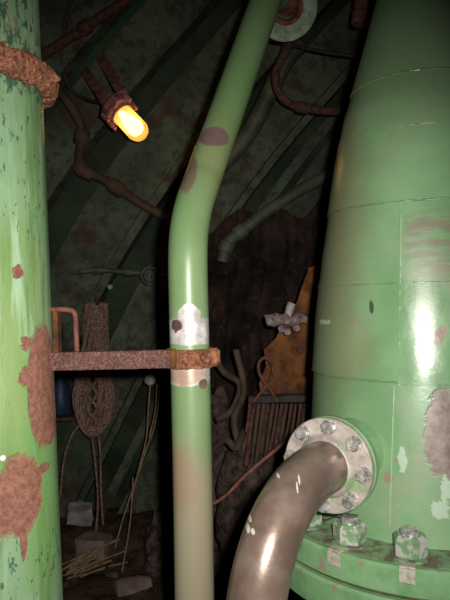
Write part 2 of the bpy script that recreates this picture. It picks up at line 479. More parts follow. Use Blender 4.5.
# ------------------------------------------------------------------ elbow pipe
P1 = C0 + NRM * .150; P1.z += .004
P2 = at(256.5, 600, .735)
RE = .0372
path = [C0 + NRM * .002]
for k in range(1, 41):
    t = k / 40; path.append(C0.lerp(P1, t).lerp(P1.lerp(P2, t), t))
dz = (P2 - P1).normalized(); q = P2.copy()
for k in range(1, 30):
    dz = (dz * .9 + Vector((0, .0, -1)) * .1).normalized(); q = q + dz * .025
    if q.z < .02: break
    path.append(q.copy())
path.append(Vector((q.x, q.y, -.01)))
def eray(px, py):
    d = ray(px, py); t = .5
    while t < 1.1:
        p = CAM + d * t
        if min((p - q_).length for q_ in path) <= RE: return p
        t += .004
    return CAM + d * .74
g = G('elbow_brown_steel')
n1 = g.noise(12, 5, .6); n2 = g.noise(240, 2, .5); n3 = g.noise(60, 4, .7)
c = g.mix(g.step(n1, .35, .65), (.155, .105, .084), (.26, .195, .16)); c = g.mix(g.ma('MULTIPLY', g.step(n3, .55, .72), .6), c, (.24, .13, .085))
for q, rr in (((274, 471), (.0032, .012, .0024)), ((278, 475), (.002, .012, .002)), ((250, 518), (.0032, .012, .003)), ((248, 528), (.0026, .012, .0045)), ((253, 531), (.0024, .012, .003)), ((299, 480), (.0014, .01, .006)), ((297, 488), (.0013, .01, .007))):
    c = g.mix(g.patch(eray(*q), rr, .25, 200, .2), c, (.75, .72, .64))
M['elbow'] = g.finish(c, g.ma('ADD', .24, g.ma('MULTIPLY', n1, .16)), .4, g.ma('ADD', g.ma('MULTIPLY', n2, .3), n3), .18, .001)
elbow = thing('elbow_pipe', 'brown steel elbow pipe bolted to the green vessel with a round flange', 'pipe', (P2.x - .02, P2.y, 0))
mb = MB(); RE = .0372
tube(mb, path, [RE * (1.03 - .04 * min(1, i / 24)) for i in range(len(path))], 40)
obj('bent_tube', mb, M['elbow'], elbow, smooth=50)
mb = MB(); lathe(mb, [(.03, 0), (.0455, 0), (.047, -.002), (FRr - .0015, -.002), (FRr, -.0035), (FRr, -FTk + .0015), (FRr - .0015, -FTk), (.03, -FTk)], C0, NRM, 72, closed=True)
fo = obj('flange', mb, M['flange_metal'], elbow, smooth=25)
mb = MB(); lathe(mb, [(.033, .012), (.039, .009), (.044, .003), (.046, -.001)], C0, NRM, 48); 
obj('weld_collar', mb, M['flange_metal'], fo, smooth=60)
mb = MB(); lathe(mb, [(.03, -FTk), (FRr - .006, -FTk), (FRr - .006, -FTk - .003), (.03, -FTk - .003)], C0, NRM, 48, closed=True)
obj('gasket', mb, M['rust_dark'], elbow)
fu = (Vector((0, 0, 1)) - NRM * NRM.z).normalized(); frt = fu.cross(NRM)
if frt.x < 0: frt = -frt
for k in range(8):
    a = math.radians(-50 + 45 * k); d = frt * math.cos(a) + fu * math.sin(a)
    p = C0 + d * .0575
    mb = MB(); lathe(mb, [(0, -.002), (.0115, -.002), (.0115, .0005), (0, .0005)], p, NRM, 20)
    hexprism(mb, p + NRM * .0005, NRM, .0098, .0085, .12)
    b = obj('bolt', mb, M['steel'], elbow, smooth=25)
    mb = MB(); hexprism(mb, p - NRM * (2 * FTk + .003), -NRM, .0098, .009, .12); obj('nut', mb, M['nut'], b, smooth=25)
mb = MB(); lathe(mb, [(RE - .005, .012), (.085, .012), (.088, .009), (.088, 0), (RE - .005, 0)], Vector((path[-1].x, path[-1].y, -.004)), seg=48, closed=True)
obj('floor_flange', mb, M['flange_metal'], elbow, smooth=30)
# small wire lashed under the flange
mb = MB(); tube(mb, smooth_path([vray(314, 512) + Vector((0, -.006, 0)), vray(324, 518) + Vector((0, -.009, 0)), vray(334, 516) + Vector((0, -.005, 0)), vray(345, 517) + Vector((0, -.006, 0)), vray(357, 514) + Vector((0, -.004, 0))], 6), .0013, 6)
tag(obj('tie_wire', mb, M['rust_dark'], origin=vray(335, 516), smooth=60), 'thin dark wire on green vessel wall below the round flange', 'wire')

# ------------------------------------------------------------------ left column
def colp(px, py): return at(px, py, .95)
CT, CB = colp(-27.5, -10), colp(-2.5, 610)
cdir = (CT - CB).normalized()
def col_at_z(z): return CB + cdir * ((z - CB.z) / cdir.z)
CRAD = .1005
def cray(px, py, off=0.0):
    d = ray(px, py); t = .5
    while t < 1.3:
        p = CAM + d * t; q = p - CB; q = q - cdir * q.dot(cdir)
        if q.length <= CRAD + off: return p
        t += .001
    return CAM + d * .95
g = G('column_flaking_paint')
st = g.noise(9, 5, .65, (1, 1, .12)); n1 = g.noise(7, 4, .6); ch = g.noise(60, 5, .72, (1, 1, .45)); fine = g.noise(160, 3, .6, (1, 1, .3))
ybias = g.patch(cray(-4, 350), (.050, .3, .22), .35, 9, .4)
yb2 = g.patch(cray(30, 560), (.08, .3, .07), .5, 10, .5)
mint = g.mix(g.step(n1, .35, .65), (.25, .41, .23), (.34, .51, .35))
lime = g.mix(g.step(st, .4, .6), (.155, .275, .08), (.245, .36, .13))
c = g.mix(g.ma('MULTIPLY', g.step(st, .45, .58), .65), mint, (.22, .37, .17))
c = g.mix(g.ma('MAXIMUM', ybias, g.ma('MULTIPLY', yb2, .35)), c, lime)
c = g.mix(g.step(g.noise(18, 4, .6, (1, 1, .1), off=(5, 0, 0)), .58, .68), c, (.38, .56, .36))
c = g.mix(g.ma('MULTIPLY', g.step(g.noise(30, 5, .7, (1, 1, .06), off=(1, 7, 0)), .50, .62), .8), c, (.135, .245, .065))
c = g.mix(g.ma('MULTIPLY', g.patch(cray(45, 500), (.03, .2, .12), .4, 12, .5), .7), c, (.17, .34, .09))
# flaked spots showing the teal coat under the light green
teal_zone = g.ma('ADD', g.ma('MULTIPLY', g.patch(cray(25, 30), (.09, .3, .09), .4, 9, .5), .16), g.ma('ADD', g.ma('MULTIPLY', g.patch(cray(30, 150), (.06, .3, .16), .4, 9, .5), .09), g.ma('MULTIPLY', g.patch(cray(40, 555), (.05, .3, .05), .4, 12, .4), .11)))
tm = g.step(g.ma('ADD', g.noise(95, 5, .72, (1, 1, .4)), teal_zone), .685, .72)
c = g.mix(tm, c, (.06, .16, .085))
c = g.mix(g.step(fine, .66, .72), c, (.12, .25, .08))
rustc = g.mix(g.step(g.noise(110, 6, .75), .38, .62), (.20, .08, .052), (.33, .15, .105))
pm = None
for q, rr, nz, sc in (((43.5, 386), (.0165, .06, .094), .14, 90), ((27, 344), (.006, .06, .011), 1.1, 130), ((25, 377), (.006, .06, .013), 1.1, 130),
                      ((19, 496), (.029, .06, .060), .28, 75), ((18, 272), (.006, .06, .010), .9, 120), ((44, 468), (.005, .05, .007), .9, 120),
                      ((24, 540), (.004, .05, .03), .5, 80), ((3, 518), (.012, .05, .028), .4, 90), ((50, 430), (.004, .05, .02), .8, 90)):
    m_ = g.patch(cray(*q), rr, nz, sc, .1); pm = m_ if pm is None else g.ma('MAXIMUM', pm, m_)
edge = g.ma('MULTIPLY', g.patch(cray(20, 40), (.09, .3, .055), .5, 30, .3), g.step(ch, .5, .54)) 
c = g.mix(g.ma('MULTIPLY', edge, .5), c, (.36, .30, .18))
c = g.mix(pm, c, rustc)
c = g.mix(g.patch(cray(3, 458), (.0035, .04, .004), .2, 90, .15), c, (.8, .8, .75))
bmp = g.ma('ADD', g.ma('ADD', g.ma('MULTIPLY', pm, -.8), g.ma('MULTIPLY', tm, -.5)), g.ma('ADD', g.ma('MULTIPLY', ch, .5), g.ma('MULTIPLY', st, .8)))
M['column'] = g.finish(c, g.ma('ADD', .38, g.ma('MULTIPLY', pm, .45)), 0, bmp, .6, .003)
column = thing('steel_column', 'thick green steel column with flaking paint and rusty patches', 'column', (col_at_z(0).x, CB.y, 0))
mb = MB(); N = 60
tube(mb, [col_at_z(-.01 + 2.74 * k / N) for k in range(N + 1)], CRAD, 72)
obj('shaft', mb, M['column'], column, smooth=50)
# rust-eaten collar with crumbling lumps
zc = cray(20, 68).z; cc = col_at_z(zc)
mb = MB(); prof = []
for k in range(24):
    a = math.pi * 2 * k / 24; prof.append((CRAD + .008 + .016 * math.cos(a), .0215 * (abs(math.sin(a)) ** .7) * (1 if math.sin(a) > 0 else -1)))
lathe(mb, prof, cc, cdir, 300, closed=True)
for i_, v_ in enumerate(mb.v):
    h_ = (v_ - cc).dot(cdir); rd = (v_ - cc - cdir * h_).normalized()
    mb.v[i_] = v_ + rd * (.0040 * noise.noise(Vector((v_.x * 26, v_.y * 26, v_.z * 200))) + .0036 * noise.noise(v_ * 95) + .0012 * noise.noise(v_ * 330)) + cdir * (.0045 * noise.noise(v_ * 48) + .0016 * noise.noise(v_ * 160))
M['collar'] = rust_mat('flaking_collar_rust', (.20, .06, .03), (.66, .29, .17), 200, 1.0)
collar = obj('collar', mb, M['collar'], column, smooth=75)
for (x_, y_, r_) in ((46, 84, .008), (53, 79, .008), (3, 42, .004)):
    mb = MB(); pr = [(0, -r_)] + [(r_ * math.cos(b), r_ * math.sin(b)) for b in [math.radians(-75 + 15 * j) for j in range(11)]] + [(0, r_)]
    lathe(mb, pr, cray(x_, y_, .012) if x_ < 45 else at(x_, y_, .93), (.4, -.5, .6), 20); rough(mb, .004, 90); rough(mb, .002, 260)
    obj('scale_lump', mb, M['collar'], collar, smooth=75)
# bent rod handle behind the bar
hp = [at(45, 309.5, .955), at(58, 309.5, .968), at(70, 310, .975), at(75, 315, .98), at(76, 330, .98), at(77, 352, .98), at(77, 362, .98)]
mb = MB(); tube(mb, smooth_path(hp, 6), .0042, 10, jitter=.1)
obj('handle', mb, M['rust_red'], column, smooth=60)
mb = MB(); box(mb, at(57, 332, .965), .009, .02, .068, bev=.001); obj('mounting_strip', mb, M['rust_orange'], column)
mb = MB(); lathe(mb, [(CRAD - .01, 0), (.15, 0), (.15, .02), (CRAD - .01, .02)], col_at_z(-.002), seg=64, closed=True); obj('base_plate', mb, M['column'], column, smooth=30)

# ------------------------------------------------------------------ middle green pipe
MPY = .985
pp = [(195.5, 640, MPY), (194.5, 600, MPY), (193, 500, MPY), (191, 400, MPY), (189, 320, MPY), (188, 275, MPY), (188, 250, .988), (189.5, 228, .998), (194, 205, 1.015), (200, 187, 1.035), (206, 170, 1.06), (225, 117, 1.12), (245, 60, 1.18), (266, 0, 1.25), (287, -60, 1.33)]
pts = [at(*q) for q in pp]
low = pts[0].copy(); low.z = -.01; low.x += .012
up = pts[-1] + Vector((.06, .0, 1.0))
pathm = smooth_path([low] + pts + [up], 8)
PR = .0325
def mp(px, py, Y=None): return at(px, py, (Y or MPY) - PR)
g = G('pipe_green_paint')
n1 = g.noise(8, 5, .6); n2 = g.noise(120, 3, .5); n4 = g.noise(50, 4, .7)
c = g.mix(g.step(n1, .3, .7), (.165, .265, .115), (.205, .31, .15))
c = g.mix(g.ma('MULTIPLY', g.patch(mp(193, 560), (.1, .1, .165), .25, 9, .35), .85), c, (.30, .24, .175))
c = g.mix(g.ma('MULTIPLY', g.patch(mp(180, 480), (.028, .08, .05), .4, 12, .5), .7), c, (.29, .19, .125))
c = g.mix(g.ma('MULTIPLY', g.patch(mp(215, 150, 1.08), (.07, .1, .09), .35, 10, .5), .6), c, (.23, .25, .11))
c = g.mix(g.ma('MULTIPLY', g.patch(mp(232, 95, 1.15), (.06, .2, .10), .35, 12, .5), .5), c, (.105, .22, .075))
br = g.patch(mp(214, 138.5, 1.10), (.027, .06, .021), .16, 45, .06)
br2 = g.patch(mp(188, 175, 1.06), (.016, .06, .05), .25, 40, .1)
c = g.mix(br, c, g.mix(n4, (.13, .085, .075), (.20, .14, .12)))
c = g.mix(g.ma('MULTIPLY', br2, .85), c, (.17, .115, .085))
bare = g.ma('MAXIMUM', g.patch(mp(190, 332), (.1, .1, .021), .18, 40, .1), g.ma('MAXIMUM', g.patch(mp(189, 316), (.018, .06, .019), .25, 40, .1), g.patch(mp(190, 374), (.1, .1, .019), .12, 40, .1)))
c = g.mix(bare, c, g.mix(g.step(n4, .35, .65), (.50, .43, .42), (.80, .77, .77)))
c = g.mix(g.ma('MULTIPLY', g.patch(mp(186, 377), (.035, .06, .014), .3, 40, .3), .7), c, (.50, .30, .18))
c = g.mix(g.patch(mp(176, 326), (.009, .06, .012), .7, 70, .1), c, (.13, .07, .07))
c = g.mix(g.patch(mp(203, 385), (.007, .06, .008), .5, 70, .1), c, (.17, .11, .08))
M['pipe'] = g.finish(c, g.ma('SUBTRACT', .36, g.ma('MULTIPLY', bare, .06)), g.ma('MULTIPLY', bare, .25), g.ma('ADD', g.ma('MULTIPLY', n4, .4), g.ma('MULTIPLY', bare, -.4)), .3, .0012)
gp = thing('green_pipe', 'green painted pipe with a bend above its rusty clamp', 'pipe', (low.x, low.y, 0))
mb = MB(); tube(mb, pathm, PR, 40); obj('tube', mb, M['pipe'], gp, smooth=50)
mb = MB(); lathe(mb, [(PR - .004, 0), (.075, 0), (.075, .012), (PR - .004, .012)], Vector((low.x, low.y, -.004)), seg=40, closed=True); obj('floor_flange', mb, M['rust_dark'], gp, smooth=30)

# ------------------------------------------------------------------ bracket: rusty bar and clamp
bc = at(190, 357.5, MPY); bt = (at(189, 320, MPY) - at(191, 400, MPY)).normalized()
bl = at(47, 361.3, .955); brr = at(171, 358.5, .962)
bracket = thing('pipe_bracket', 'rusty flat bar joining the green column to the pipe clamp', 'bracket', at(112, 369.5, .96))
mb = MB(); d = (brr - bl); L = d.length; dn = d.normalized(); up_ = (Vector((0, 0, 1)) - dn * dn.z).normalized(); fw = dn.cross(up_)
nb = 40; hb = .0142; tb = .011
for k in range(nb + 1):
    p = bl + d * (k / nb)
    for (u, v) in ((-1, -.9), (-.9, -1), (.9, -1), (1, -.9), (1, .9), (.9, 1), (-.9, 1), (-1, .9)):
        mb.v.append(p + fw * (u * tb) + up_ * (v * hb))
for k in range(nb):
    for j in range(8): mb.f.append((k * 8 + j, k * 8 + (j + 1) % 8, k * 8 + 8 + (j + 1) % 8, k * 8 + 8 + j))
mb.f.append(tuple(range(8))); mb.f.append(tuple(range(nb * 8, nb * 8 + 8)))
rough(mb, .0006, 150)
obj('flat_bar', mb, M['rust_bar'], bracket, smooth=40)
mb = MB(); hw = .0155
lathe(mb, [(PR + .0008, -hw), (PR + .005, -hw), (PR + .0065, -hw + .002), (PR + .0065, hw - .002), (PR + .005, hw), (PR + .0008, hw)], bc, bt, 96, closed=True)
rough(mb, .0012, 120)
band = obj('clamp_band', mb, M['rust'], bracket, smooth=40)
mb = MB(); le = at(214, 357, MPY - .012); box(mb, le, .020, .020, .029, bev=.005); rough(mb, .0018, 90)
obj('clamp_lug', mb, M['rust'], bracket)
mb = MB(); hexprism(mb, at(205, 357, MPY - .036), (.35, -1, 0), .0095, .008); rough(mb, .0008, 120); obj('bolt', mb, M['rust'], band)
mb = MB(); hexprism(mb, at(187, 358, MPY - .041), (-.05, -1, 0), .0085, .006); rough(mb, .0008, 120); obj('bolt', mb, M['rust'], band)
mb = MB(); box(mb, at(173.5, 358.5, MPY - .030), .012, .012, .030, bev=.003); rough(mb, .0014, 100); obj('weld_lump', mb, M['rust_orange'], band)

# ------------------------------------------------------------------ lamp
lc = at(121, 113, 1.85); ld = Vector((.62, -.30, -.72)).normalized()
lamp = thing('bulkhead_lamp', 'lit amber glass bulkhead lamp in a rusty red housing', 'lamp', lc)
M['housing'] = rust_mat('lamp_housing_rust', (.15, .05, .05), (.48, .21, .19), 60, .6)
mb = MB()
lathe(mb, [(0, -.062), (.030, -.060), (.034, -.045), (.046, -.038), (.050, -.030), (.050, -.004), (.046, 0), (.038, .002), (.037, .012), (.030, .012), (.030, -.02), (0, -.02)], lc, ld, 40)
hs = obj('housing', mb, M['housing'], lamp, smooth=35)
lx = ld.orthogonal().normalized(); ly = ld.cross(lx)
for k in range(6):
    a = k * math.pi / 3 + .3; p = lc + (lx * math.cos(a) + ly * math.sin(a)) * .052
    mb = MB(); box(mb, p - ld * .012, .014, .014, .026, lx, ly, ld, .003); hexprism(mb, p + ld * .001, ld, .0068, .009)
    obj('clamp_bolt', mb, M['housing'], hs)
g = G('amber_glass')
tr = g.n('ShaderNodeBsdfTransparent'); tr.inputs[0].default_value = (1, .72, .34, 1)
tl = g.n('ShaderNodeBsdfTranslucent'); tl.inputs[0].default_value = (1, .62, .2, 1)
gl = g.n('ShaderNodeBsdfGlossy'); gl.inputs[1].default_value = .12
m1 = g.n('ShaderNodeMixShader'); m1.inputs[0].default_value = .35; g.t.links.new(tr.outputs[0], m1.inputs[1]); g.t.links.new(tl.outputs[0], m1.inputs[2])
m2 = g.n('ShaderNodeMixShader'); m2.inputs[0].default_value = .05; g.t.links.new(m1.outputs[0], m2.inputs[1]); g.t.links.new(gl.outputs[0], m2.inputs[2])
g.t.links.new(m2.outputs[0], g.out.inputs[0]); M['glass'] = g.m
GR = .0335
mb = MB(); prof = [(GR, -.01), (GR, .075)] + [(GR * math.cos(b), .075 + GR * math.sin(b)) for b in [math.radians(q) for q in range(10, 91, 10)]]
lathe(mb, prof, lc + ld * .01, ld, 36); obj('glass_dome', mb, M['glass'], lamp, smooth=60)
g = G('glowing_bulb'); em = g.n('ShaderNodeEmission'); em.inputs[0].default_value = (1, .72, .34, 1); em.inputs[1].default_value = 10
g.t.links.new(em.outputs[0], g.out.inputs[0]); M['bulb'] = g.m
mb = MB(); prof = [(.010, -.01), (.014, .01), (.022, .03), (.0255, .052)] + [(.0255 * math.cos(b), .062 + .0255 * math.sin(b)) for b in [math.radians(q) for q in range(0, 91, 10)]]
lathe(mb, prof, lc + ld * .01, ld, 28); obj('bulb', mb, M['bulb'], lamp, smooth=60)
for (x0, y0), (x1, y1) in (((84, 70), (112, 108)), ((100, 56), (128, 99))):
    A = hull_pt(x0, y0, .02); B = at(x1, y1, 1.88) - ld * .03; d = (B - A)
    mb = MB(); box(mb, (A + B) / 2, .034, .018, d.length, d.cross(Vector((0, 1, 0))), d.cross(d.cross(Vector((0, 1, 0)))), d, .002); rough(mb, .002, 50)
    obj('bracket_arm', mb, M['housing'], lamp)
cb = [lc - ld * .055, at(88, 100, 2.12), at(70, 88, 2.18), hull_pt(62, 60, .07), hull_pt(66, 20, .08), hull_pt(80, -30, .08)]
mb = MB(); tube(mb, smooth_path(cb, 8), .007, 8); obj('lamp_cable', mb, M['rust_dark'], lamp, smooth=60)

# ------------------------------------------------------------------ pipes and fittings on the hull
M['dim_green'] = plain_mat('dim_green_paint', (.03, .04, .024), (.085, .095, .06), 14, .6)
M['dim_brown'] = plain_mat('dim_brown_grime', (.035, .024, .016), (.10, .062, .038), 14, .8, .5)
M['hose'] = plain_mat('black_hose', (.012, .011, .010), (.05, .04, .035), 20, .7, .3)
def pipe_thing(name, label, cat, px_pts, r, mat, unions=(), seg=14, group=None, jitter=0, sub=8):
    P = [at(*q) if len(q) == 3 else hull_pt(*q, .13) for q in px_pts]; t_ = thing(name, label, cat, P[-1], group)
    path = smooth_path(P, sub); mb = MB(); tube(mb, path, r, seg, jitter=jitter); obj('tube', mb, mat, t_, smooth=60)
    for (i, s, h) in unions:
        k = min(int(i * (len(path) - 1)), len(path) - 2); d = (path[k + 1] - path[k]).normalized()
        mb = MB(); lathe(mb, [(r * .9, -h), (r * s * .9, -h), (r * s, -h * .8), (r * s, h * .8), (r * s * .9, h), (r * .9, h)], path[k], d, 16, closed=True)
        obj('union', mb, mat, t_, smooth=30)
    return t_
pipe_thing('conduit_run', 'thin brown pipe run with couplings below the lit lamp', 'pipe',
           [(60, 92), (72, 108), (82, 130), (79, 160), (84, 171), (104, 180), (142, 204), (185, 228)], .017, M['dim_brown'], ((.33, 1.7, .025), (.50, 1.6, .02), (.60, 1.5, .03), (.78, 1.6, .03)))
pipe_thing('stringer_pipe', 'rust red pipe slanting along the hull above the lamp', 'pipe',
           [(5, 80), (40, 57), (85, 28), (130, -2), (190, -40)], .018, M['rust_dark'], ((.5, 1.4, .02),))
pipe_thing('gauge_conduit', 'thin dark conduit crossing the hull frames behind the tall bent pipe', 'pipe',
           [(78, 272), (98, 270), (125, 272), (150, 274), (215, 281)], .010, M['dim_green'], ((.25, 1.6, .02), (.55, 1.6, .02)))
# small round valve on that conduit
vt = thing('stop_valve', 'small round greenish valve on the thin conduit', 'valve', at(150, 276, 2.27))
mb = MB(); lathe(mb, [(0, -.02), (.022, -.02), (.028, -.01), (.028, .012), (.02, .02), (0, .02)], at(150, 276, 2.285), (0, -1, 0), 24); obj('body', mb, M['dim_green'], vt, smooth=30)
mb = MB(); c_ = at(150, 276, 2.235); tube(mb, [c_ + Vector((.032 * math.cos(a), 0, .032 * math.sin(a))) for a in [2 * math.pi * k / 28 for k in range(29)]], .005, 8, caps=False); hw_ = obj('handwheel', mb, M['dim_green'], vt, smooth=60)
mb = MB(); tube(mb, [c_ + Vector((0, .05, 0)), c_ + Vector((0, -.006, 0))], .006, 10)
for k in range(3):
    a = k * 2.094 + .4; tube(mb, [c_, c_ + Vector((.032 * math.cos(a), 0, .032 * math.sin(a)))], .0035, 6)
obj('spokes', mb, M['dim_green'], hw_, smooth=60)
M['pale'] = plain_mat('pale_porcelain', (.30, .27, .25), (.48, .45, .43), 40, .5, .2)
mb = MB(); lathe(mb, [(0, -.012), (.007, -.012), (.011, -.004), (.010, .003), (.006, .007), (0, .008)], hull_pt(110, 287, .10), (0, -1, 0), 16)
tube(mb, [hull_pt(110, 287, -.01), hull_pt(110, 287, .098)], .004, 8)
tag(obj('rivet_stud', mb, M['pale'], origin=hull_pt(110, 287, .1), smooth=50), 'tiny pale stud on the dark hull under the conduit', 'stud')

# flange with rusty pipe at the top
fc = at(286, 7, 1.55); fn = Vector((.10, -.93, -.36)).normalized(); RR = .083
uf = thing('pipe_end_flange', 'pale green bolted flange with rusty red pipe beside the tall bent pipe', 'flange', fc)
g = G('pale_flange_paint'); n1 = g.noise(50, 4, .65); M['pale_flange'] = g.finish(g.mix(g.step(n1, .35, .65), (.17, .25, .14), (.36, .44, .30)), .5, 0, n1, .4, .003)
mb = MB(); lathe(mb, [(.043, 0), (.050, .004), (RR - .002, .004), (RR, .002), (RR, -.016), (.043, -.016)], fc, fn, 60, closed=True); obj('disc', mb, M['pale_flange'], uf, smooth=30)
fx = fn.orthogonal().normalized(); fy = fn.cross(fx)
for k in range(10):
    a = 2 * math.pi * k / 10 + .2; mb = MB(); hexprism(mb, fc + (fx * math.cos(a) + fy * math.sin(a)) * .066 + fn * .003, fn, .0075, .007); obj('bolt', mb, M['pale_flange'], uf)
mb = MB(); lathe(mb, [(.044, -.03), (.044, .008), (.034, .012), (.030, .004), (.030, -.03)], fc, fn, 40); obj('rust_ring', mb, M['rust_red'], uf, smooth=40)
mb = MB(); tube(mb, smooth_path([fc + fn * .0, fc + fn * .05 + Vector((.005, 0, .03)), fc + fn * .06 + Vector((.02, 0, .1)), fc + fn * .05 + Vector((.03, 0, .25)), fc + Vector((.05, 0, 1.05))], 8), .026, 18); obj('rusty_pipe', mb, M['rust_red'], uf, smooth=60)
mb = MB(); tube(mb, [fc - fn * .012, fc - fn * .62], .045, 24); obj('spool', mb, M['dim_green'], uf, smooth=60)
# hanging pipe stub
pipe_thing('drain_stub', 'pinkish rusty pipe end hanging beside the vessel top', 'pipe', [(366, -120, 1.75), (364, -40, 1.75), (362, 0, 1.75), (360, 24, 1.75)], .022, M['rust_red'], ((.93, 1.2, .018),))
pipe_thing('brown_hose', 'brown curved hose under the pale green flange', 'hose', [(292, 30, 1.85), (286, 50, 1.85), (276, 74, 1.86), (279, 92, 1.88), (291, 104, 1.9), (316, 110, 1.92), (345, 112, 1.95)], .013, M['rust_dark'], ((.75, 1.4, .02),))
pipe_thing('black_cable', 'thin black cable sagging to the vessel top', 'cable', [(270, 40, 1.9), (300, 47, 1.88), (330, 53, 1.86), (372, 58, 1.84)], .006, M['hose'])
pipe_thing('curved_pipe', 'dull grey green pipe curving down behind the tall bent pipe', 'pipe', [(300, 45, 2.05), (285, 62, 2.05), (270, 92, 2.08), (255, 122, 2.1), (236, 150, 2.12), (205, 178, 2.16)], .030, M['dim_green'], ())
pipe_thing('elbow_fitting', 'dull green pipe elbow passing before the dark tarpaulin top', 'pipe', [(222, 262, 2.02), (228, 243, 2.02), (240, 232, 2.02), (262, 215, 2.02), (300, 190, 2.03), (345, 168, 2.04)], .021, M['dim_green'], ((.15, 1.35, .02), (.4, 1.35, .02)))

# ------------------------------------------------------------------ rusted bracket plate and what hangs round it (by the vessel)
PLY = 1.75
plt = thing('rusted_plate', 'orange rusted steel plate standing behind the vessel', 'plate', at(290, 400, PLY))
outl = [(309, 268), (325, 262), (352, 275), (352, 402), (262, 402), (259, 384), (266, 366), (264, 350), (276, 338), (283, 322), (296, 305), (303, 284)]
mb = MB(); nO = len(outl)
mb.v = [at(x, y, PLY) for x, y in outl] + [at(x, y, PLY) + Vector((0, .014, 0)) for x, y in outl]
mb.f = [tuple(range(nO)), tuple(range(2 * nO - 1, nO - 1, -1))] + [(i, (i + 1) % nO, (i + 1) % nO + nO, i + nO) for i in range(nO)]
obj('gusset', mb, M['rust_orange'], plt)
for q in ((300, 350), (285, 385), (305, 318)):
    mb = MB(); hexprism(mb, at(*q, PLY - .001), (0, -1, 0), .012, .010); obj('bolt', mb, M['rust_dark'], plt)
mb = MB(); A, B = at(248, 398, 1.72), at(356, 398, 1.72); box(mb, (A + B) / 2, (B - A).length, .03, .022, bev=.003); sh = obj('ledge_bar', mb, M['hose'], plt)
for x_ in (312, 345):
    A = at(x_, 400, 1.735); mb = MB(); box(mb, (A.x, A.y, A.z / 2), .035, .02, A.z, bev=.002); obj('post', mb, M['rust_dark'], plt)
tap = thing('pale_tap', 'pinkish white crusted tap fitting on top of the orange plate', 'valve', at(287, 318, 1.70))
M['crust'] = plain_mat('crusted_fitting', (.13, .075, .07), (.36, .28, .27), 70, .7, .6)
mb = MB(); tube(mb, smooth_path([at(266, 322, 1.68), at(276, 319, 1.68), at(288, 321, 1.68), at(303, 318, 1.70)], 6), .017, 12, jitter=.5); rough(mb, .004, 60); obj('body', mb, M['crust'], tap, smooth=60)
mb = MB(); tube(mb, smooth_path([at(287, 322, 1.68), at(289, 312, 1.68), at(292, 303, 1.68)], 5), [.009] * 5 + [.012] * 6, 10); rough(mb, .002, 90); obj('spindle', mb, M['pale'], tap, smooth=60)
for q in ((281, 328), (287, 331), (296, 327)):
    mb = MB(); hexprism(mb, at(*q, 1.665), (0, -1, -.3), .011, .012); rough(mb, .002, 80); obj('nut', mb, M['crust'], tap)
# twisted wire loop
lp = [(254, 401), (262, 391), (270, 380), (273, 370), (270, 361), (264, 358), (259, 363), (259, 372), (264, 382), (271, 391), (277, 401)]
mb = MB(); tube(mb, smooth_path([at(x, y, 1.69 + (.004 if i > 5 else -.004)) for i, (x, y) in enumerate(lp)], 6), .0045, 8)
tag(obj('wire_loop', mb, M['rust_red'], origin=at(265, 400, 1.69), smooth=60), 'reddish wire twisted into a loop before the orange plate', 'wire')
# frayed fibre bundle under the ledge: separate hanging strips
for i in range(14):
    x0 = 250 + i * 4.6 + random.uniform(-.4, .4); P = [at(x0, 404, 1.70), at(x0 - 3 + random.uniform(-1, 1), 425, 1.68), at(x0 - 8 + random.uniform(-1.5, 1.5), 455 + random.uniform(-8, 12), 1.66)]
    mb = MB(); tube(mb, smooth_path(P, 5), [.0052 + .001 * random.random()] * 11, 6)
    tag(obj('rag_strip', mb, M[random.choice(['rust_dark', 'dim_brown', 'rust_dark'])], origin=P[0], smooth=60), 'frayed brown strip hanging from the dark ledge bar', 'strip', 'frayed strips under the ledge bar')
pipe_thing('thin_hose', 'thin reddish brown hose slanting from the elbow flange to the pipe foot', 'hose', [(292, 436, 1.35), (278, 448, 1.35), (262, 461, 1.37), (244, 477, 1.39), (224, 497, 1.41), (195, 518, 1.44), (186, 560, 1.5), (180, 660, 1.6)], .0042, M['rust_red'])

g = G('dark_backdrop')  # invented sheet; its near-black colour stands in for the unlit depth here
n1 = g.noise(9, 5, .65); n2 = g.noise(45, 4, .7)
c = g.mix(g.step(n1, .35, .7), (.007, .0065, .006), (.045, .027, .022)); c = g.mix(g.step(n2, .58, .7), c, (.085, .042, .035))
M['backdrop_dark'] = g.finish(c, .9, 0, n2, .8, .008, .15)
mb = MB(); nu, nv = 70, 60
for j in range(nv + 1):
    for i in range(nu + 1):
        u, v = i / nu, j / nv
        x_ = 196 + 150 * u + 6 * noise.noise(Vector((v * 5, 1, 0))); y_ = 222 + 40 * (1 - u) ** 2 * 0 + 34 * noise.noise(Vector((u * 5, 0, 3))) * (1 - v) - 22 * u + 300 * v
        p = at(x_, y_, 2.14)
        w_ = .05 * noise.noise(Vector((u * 9, v * 1.6, 2))) + .035 * noise.noise(Vector((u * 7 + v * 5, v * 6, 5))) + .018 * noise.noise(Vector((u * 22, v * 16, 1)))
        mb.v.append(p + Vector((0, w_, 0)))
n_ = len(mb.v); q_ = []
for j in range(nv):
    for i in range(nu):
        a = j * (nu + 1) + i; q_.append((a, a + 1, a + nu + 2, a + nu + 1))
mb.v += [v + Vector((0, .006, 0)) for v in mb.v[:n_]]
mb.f = q_ + [tuple(k + n_ for k in reversed(f)) for f in q_]
rim = [i for i in range(nu + 1)] + [j * (nu + 1) + nu for j in range(1, nv + 1)] + [nv * (nu + 1) + i for i in range(nu - 1, -1, -1)] + [j * (nu + 1) for j in range(nv - 1, 0, -1)]
mb.f += [(a, b, b + n_, a + n_) for a, b in zip(rim, rim[1:] + rim[:1])]
tag(obj('backdrop', mb, M['backdrop_dark'], origin=at(260, 500, 2.14), smooth=60), 'added dark crumpled tarpaulin hanging against the hull behind the orange plate', 'backdrop')

